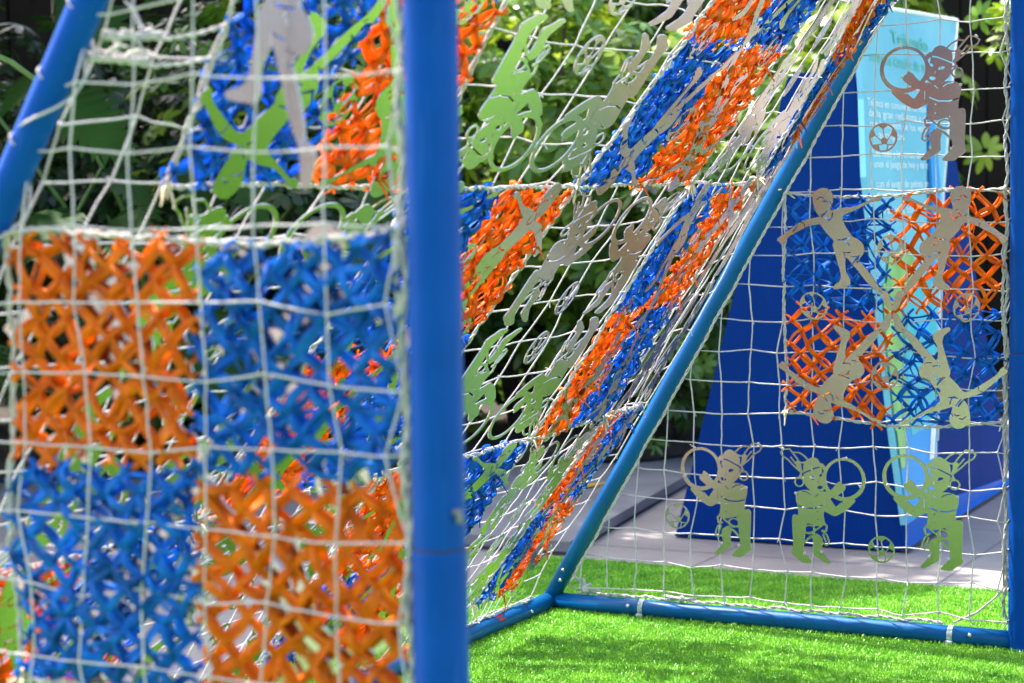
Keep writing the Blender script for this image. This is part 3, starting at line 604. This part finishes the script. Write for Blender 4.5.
patchpoly([(4.875, .32), (4.93, .32), (5.0, .46), (4.87, .46)], 'leafprint', 'green_print', .006)
patchpoly([(5.30, .3), (5.38, .42), (5.46, .42), (5.40, .3)], 'whitetext', 'white_print', .0065)
patchpoly([(5.60, .98), (5.70, .98), (5.97, 1.36), (5.99, 1.70), (5.90, 1.70), (5.80, 1.3)], 'cyan', 'cyan_print', .0035)
def text(s, y0, z0, y1, hgt, m, name):
    cu = bpy.data.curves.new(name, 'FONT'); cu.body = s; cu.size = 1; ob = bpy.data.objects.new(name, cu); COL.objects.link(ob)
    me = bpy.data.meshes.new_from_object(ob.evaluated_get(bpy.context.evaluated_depsgraph_get())); V = np.array([v.co[:] for v in me.vertices]); F = [tuple(p.vertices) for p in me.polygons]
    bpy.data.objects.remove(ob); bpy.data.curves.remove(cu); bpy.data.meshes.remove(me)
    V[:, 0] -= V[:, 0].min(); wx = V[:, 0].max()
    P = np.array([bd(y0+(y1-y0)*x/wx, z0+hgt*yy, .0048) for x, yy, _ in V])-np.array(tot.location)
    me = bpy.data.meshes.new(name); me.from_pydata(P.tolist(), [], F); me.materials.append(M[m]); o = bpy.data.objects.new(name, me); COL.objects.link(o); o.parent = pb
text('Tejiendo', 5.42, 1.925, 6.02, .075, 'greentext', 'green_lettering')
text('nuestra cancha de todos', 5.08, 1.835, 6.12, .062, 'greentext', 'green_lettering')
for s, z, ye in (('Tejimos en comunidad los hilos', 1.665, 5.86), ('de la gran red, cinta a cinta,', 1.625, 5.98), ('con las manos de los vecinos', 1.585, 5.92), ('y amigos', 1.545, 5.45),
              ('Los hilos y las cintas de color', 1.475, 5.88), ('unen el juego de hoy y de ayer', 1.435, 5.88), ('con el juego de pelota antiguo', 1.36, 5.93), ('mexicano', 1.32, 5.25), ('Gracias a todos', 1.26, 5.6)):
    text(s, 4.96, z, ye, .042, 'whitetext', 'white_lettering')

# ------------------------------------------------------------------ planting
def leaf_mesh(n_l=8, ll=.12, lw=.042):
    """palmate cluster: n leaflets round a hub; returns verts, faces"""
    V, F = [], []
    for k in range(n_l):
        a = k*2*math.pi/n_l+rng.uniform(-.15, .15); l = ll*rng.uniform(.75, 1.1); w_ = lw*rng.uniform(.85, 1.1)/2; dr = rng.uniform(.15, .55)
        ca, sa = math.cos(a), math.sin(a); i0 = len(V)
        for q, (t, ws) in enumerate(((.14, .18), (.40, .85), (.66, 1.), (.88, .6), (1., .02))):
            r = l*t; z = -dr*l*t*t
            for s_ in (-1, 0, 1): V.append((ca*r-sa*s_*w_*ws, sa*r+ca*s_*w_*ws, z+(.0 if s_ else -.18*w_*ws)))
        for q in range(4):
            for s_ in (0, 1): j = i0+q*3+s_; F.append((j, j+1, j+4, j+3))
    return np.array(V), np.array(F)
LV = [leaf_mesh(8), leaf_mesh(7, .11, .04), leaf_mesh(9, .13, .043)]
def lobed(n=10):
    """big split leaf, unit length along +x, drooping"""
    V, F = [], []
    xs = np.linspace(0, 1, 2*n+1)
    for i, x in enumerate(xs):
        env = .42*math.sin(math.pi*min(1, .12+x*.9))**.7*(1-.25*x); wd = env*(1 if i % 2 else .60) if 0 < i < 2*n else .02
        fx = .13 if i % 2 else .04
        for s_ in (-1, -.5, 0, .5, 1): V.append((x+fx*abs(s_), s_*wd, -.28*x*x+.05*abs(s_)*(.6 if i % 2 else 1)-.15*(s_*wd)**2))
    for i in range(2*n):
        for s_ in range(4): j = i*5+s_; F.append((j, j+1, j+6, j+5))
    return np.array(V), np.array(F)
LB = lobed()
def rot_to(nrm_, spin):
    z = nrm_/np.linalg.norm(nrm_); a = np.cross([.3, .9, .1], z); a /= np.linalg.norm(a); c = np.cross(z, a); x = a*math.cos(spin)+c*math.sin(spin); y = np.cross(z, x); return np.stack([x, y, z], -1)
def shrub(c, rad, h, n, mats, label, name='shrub', group='shrubs of the planted bed behind the goal', zlo=.15, scale=1., shell=.55):
    t = thing(name, (c[0], c[1], .1), label, 'shrub' if name == 'shrub' else 'tree', group); b = MB()
    for q in range(n):
        th = rng.uniform(0, 2*math.pi); ph = rng.uniform(-1, 1); r = rng.uniform(shell, 1.0)*(1+.18*math.sin(3*th+c[0]*5)+.12*math.sin(5*ph*3+c[1]))
        d = np.array([math.cos(th)*math.sqrt(1-ph*ph), math.sin(th)*math.sqrt(1-ph*ph), ph]); p = np.array([c[0]+d[0]*rad*r, c[1]+d[1]*rad*r, zlo+(h-zlo)*(.5+.5*d[2]*r)])
        nn = d*np.array([.8, .8, .5])+np.array([0, 0, .75])+rng.normal(0, .38, 3); V, F = LV[q % 3]; R = rot_to(nn, rng.uniform(0, 6)); b.add((V*scale*rng.uniform(.75, 1.2))@R.T+p, F, 0 if rng.random() < .5 else 1)
    b.build('crown', mats, t)
    b = MB()
    for q in range(6):
        a = rng.uniform(0, 6); e = np.array([c[0]+math.cos(a)*rad*.55, c[1]+math.sin(a)*rad*.55, h*rng.uniform(.6, .9)]); b.tube(np.array([(c[0]+math.cos(a)*.06, c[1]+math.sin(a)*.06, .05), (c[0]+math.cos(a)*rad*.25, c[1]+math.sin(a)*rad*.25, h*.35), e]), [.022, .016, .006], 6)
    b.build('trunk', M['bark'], t); return t
A, B_, Dk, Lm = M['sch1'], M['sch2'], M['dark'], M['lime']
shrub((-2.55, 7.1), .62, 1.55, 420, [Dk, A], 'dark green shrub just left of the totem, reaching over the stone step', zlo=.12, scale=.85)
shrub((-3.45, 7.15), .85, 2.75, 760, [A, B_], 'tall umbrella shrub with yellow green tips behind the sloping net')
shrub((-2.35, 8.6), .85, 2.9, 700, [A, B_], 'leafy umbrella shrub directly behind the totem, left of its top')
shrub((-4.45, 6.65), .85, 2.7, 700, [B_, A], 'bright umbrella shrub seen just right of the near post')
shrub((-3.5, 8.6), .9, 3.1, 520, [A, Dk], 'taller umbrella shrub in the second row of the bed')
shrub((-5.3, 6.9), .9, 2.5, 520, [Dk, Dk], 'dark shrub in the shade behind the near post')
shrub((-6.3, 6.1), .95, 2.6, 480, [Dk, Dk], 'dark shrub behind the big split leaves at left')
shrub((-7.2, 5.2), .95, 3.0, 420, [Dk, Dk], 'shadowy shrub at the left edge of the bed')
shrub((-1.78, 8.6), .38, 3.1, 130, [Lm, B_], 'lime green shrub showing above the pale blue board', zlo=2.2)
def philodendron(c, n, ln, label, h=1.3):
    t = thing('philodendron', (c[0], c[1], .1), label, 'plant', 'big leaved plants at the left of the bed'); b = MB(); s = MB()
    for q in range(n):
        a = rng.uniform(0, 2*math.pi); e = rng.uniform(.25, 1.25); l = h*rng.uniform(.55, 1.1); p0 = np.array([c[0], c[1], .12+rng.uniform(0, .35)])
        d = np.array([math.cos(a)*math.cos(e), math.sin(a)*math.cos(e), math.sin(e)]); p1 = p0+d*l*.6; p2 = p0+d*l+np.array([math.cos(a), math.sin(a), -.1])*.12
        s.tube([p0, p1, p2], [.016, .011, .008], 6)
        V, F = LB; sc_ = ln*rng.uniform(.7, 1.2); x = np.array([math.cos(a), math.sin(a), rng.uniform(-.9, -.1)]); x /= np.linalg.norm(x); z = np.array([-x[0]*.2, -x[1]*.2, 1])+rng.normal(0, .25, 3); y = np.cross(z, x); y /= np.linalg.norm(y); z = np.cross(x, y)
        b.add((V*sc_)@np.stack([x, y, z], 0)+p2, F)
    b.build('foliage', M['phil'], t); s.build('stalk', M['stemg'], t); return t
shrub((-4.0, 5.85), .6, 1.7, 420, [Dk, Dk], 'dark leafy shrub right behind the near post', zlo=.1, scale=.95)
philodendron((-4.65, 5.55), 26, .52, 'split leaf plant left of centre behind the near blue tube', 1.6)
philodendron((-5.45, 5.2), 24, .50, 'split leaf plant at far left with long green stalks', 1.6)
philodendron((-4.95, 6.2), 22, .5, 'taller split leaf plant in the second row at left', 2.1)
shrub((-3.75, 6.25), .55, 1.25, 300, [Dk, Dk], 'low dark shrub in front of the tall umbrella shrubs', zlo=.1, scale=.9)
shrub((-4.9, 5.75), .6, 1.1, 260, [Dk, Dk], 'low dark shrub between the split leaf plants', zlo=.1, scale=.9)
t = thing('philodendron', (-5.1, 4.5, .1), 'plant with two long bare green stalks crossing the top left corner', 'plant', 'big leaved plants at the left of the bed')
for (m_, e_) in (((-4.55, 4.0, 2.0), (-3.95, 4.02, 2.18)), ((-4.6, 3.9, 1.75), (-3.98, 4.0, 1.80))):
    s = MB(); p0, m_, e_ = np.array([-5.1, 4.5, .1]), np.array(m_), np.array(e_); q = np.linspace(0, 1, 12)[:, None]; c_ = 2*m_-(p0+e_)/2
    P = p0*(1-q)**2+c_*2*q*(1-q)+e_*q*q; s.tube(P, np.linspace(.018, .011, 12), 8); s.build('stalk', M['stemg'], t)
    b = MB(); x = np.array([.75, .3, -.6]); x /= np.linalg.norm(x); z = np.array([.3, -.6, .5]); y = np.cross(z, x); y /= np.linalg.norm(y); z = np.cross(x, y); b.add((LB[0]*.42)@np.stack([x, y, z], 0)+e_, LB[1]); b.build('leaf', M['phil'], t)
# leafy branch tree at the far right and unseen trees added to cast shade
def tree(c, h, centre, rad, n, mats, label, lscale):
    t = thing('tree', (c[0], c[1], 0), label, 'tree'); b = MB(); centre = np.array(centre); base = np.array([c[0], c[1], 0.])
    b.tube([base, base+np.array([.05, .03, h*.35]), base*.4+np.array([0, 0, h*.62])+.6*np.array([centre[0], centre[1], 0])-0*base, centre], [.09, .075, .055, .02], 10)
    for q in range(9):
        d = rng.normal(0, 1, 3); d /= np.linalg.norm(d); b.tube([centre-np.array([0, 0, rad*.4]), centre+d*rad*.4, centre+d*rad*.85], [.03, .018, .006], 6)
    b.build('trunk', M['bark'], t); b = MB(); cl = [centre+rng.normal(0, .5, 3)*rad*np.array([1, 1, .6]) for _ in range(9)]
    for q in range(n):
        p = cl[q % 9]+rng.normal(0, .28, 3)*rad; nn = np.array([0, 0, 1])+rng.normal(0, .45, 3); V, F = LV[q % 3]; R = rot_to(nn, rng.uniform(0, 6)); b.add((V*lscale*rng.uniform(.7, 1.2))@R.T+p, F, q % 2)
    b.build('crown', mats, t); return t
tree((-.2, 8.1), 2.4, (-.80, 7.25, 2.08), .24, 42, [Lm, B_], 'slender tree with pale green leaves hanging beside the far post', .8)
tree((-9.2, 6.6), 5.4, (-5.75, 6.2, 4.7), 1.3, 560, [A, Dk], 'dense unseen tree added for shade over the middle of the planted bed', 1.7)
tree((-9.6, 7.4), 5.4, (-7.1, 5.8, 4.7), 1.3, 560, [A, Dk], 'unseen tree added for shade beyond the far left corner of the planted bed', 1.7)
tree((-7.6, 3.2), 5.4, (-6.2, 2.9, 4.6), 1.5, 520, [A, Dk], 'wide unseen tree added for shade, outside the view at far left', 1.7)
tree((-6.9, 7.6), 5.2, (-4.75, 5.1, 4.6), .72, 330, [A, Dk], 'tall unseen tree added for dappled shade, beyond the left of the view', 1.6)
# fallen leaf on the step
b = MB(); b.add([(-2.47, 5.55, .050), (-2.40, 5.72, .055), (-2.38, 5.90, .051), (-2.44, 5.74, .062), (-2.50, 5.70, .054)], [(0, 1, 3, 4), (1, 2, 3, 3)]); tag(b.build('fallen_leaf', M['yleaf']), 'single yellow fallen leaf lying on the grey stone step', 'leaf')
# dark timber wall behind the planting
wl = thing('timber_wall', (-4, 11, 0), 'dark timber board wall closing the view behind all the planting', 'wall')
b = MB(); a0 = np.array([-11.5, 6.6]); a1 = np.array([3.2, 13.2]); dn = (a1-a0)/np.linalg.norm(a1-a0); ang = math.atan2(dn[1], dn[0]); nb = 92; ln = np.linalg.norm(a1-a0)
for q in range(nb):
    p = a0+dn*ln*(q+.5)/nb; b.box((p[0]+rng.normal(0, .004), p[1]+rng.normal(0, .006), 1.9), (ln/nb-.012, .04, 3.8), ang)
p = (a0+a1)/2+np.array([-dn[1], dn[0]])*.035; b.box((p[0], p[1], 1.85), (ln, .018, 3.7), ang)
b.build('boards', M['timber'], wl, smooth=False)
b = MB(); p = (a0+a1)/2+np.array([-dn[1], dn[0]])*.08
for z in (.5, 1.9, 3.4): b.box((p[0], p[1], z), (ln, .06, .12), ang)
b.build('rail', M['timber'], wl, smooth=False)
# unseen building behind the photographer, added for reflections in the steel
bu = thing('reflection_building', (2, -24, 0), 'unseen beige rendered building behind the photographer, added for reflections in the steel', 'building')
b = MB(); b.box((4, -26, 3.2), (46, 6, 6.4)); b.build('wall', M['wallb'], bu, smooth=False)
for q in range(9):
    b = MB(); b.box((-15+q*4.6, -22.98, 2.9), (2.2, .06, 1.9)); b.build('window', M['glass'], bu, smooth=False)
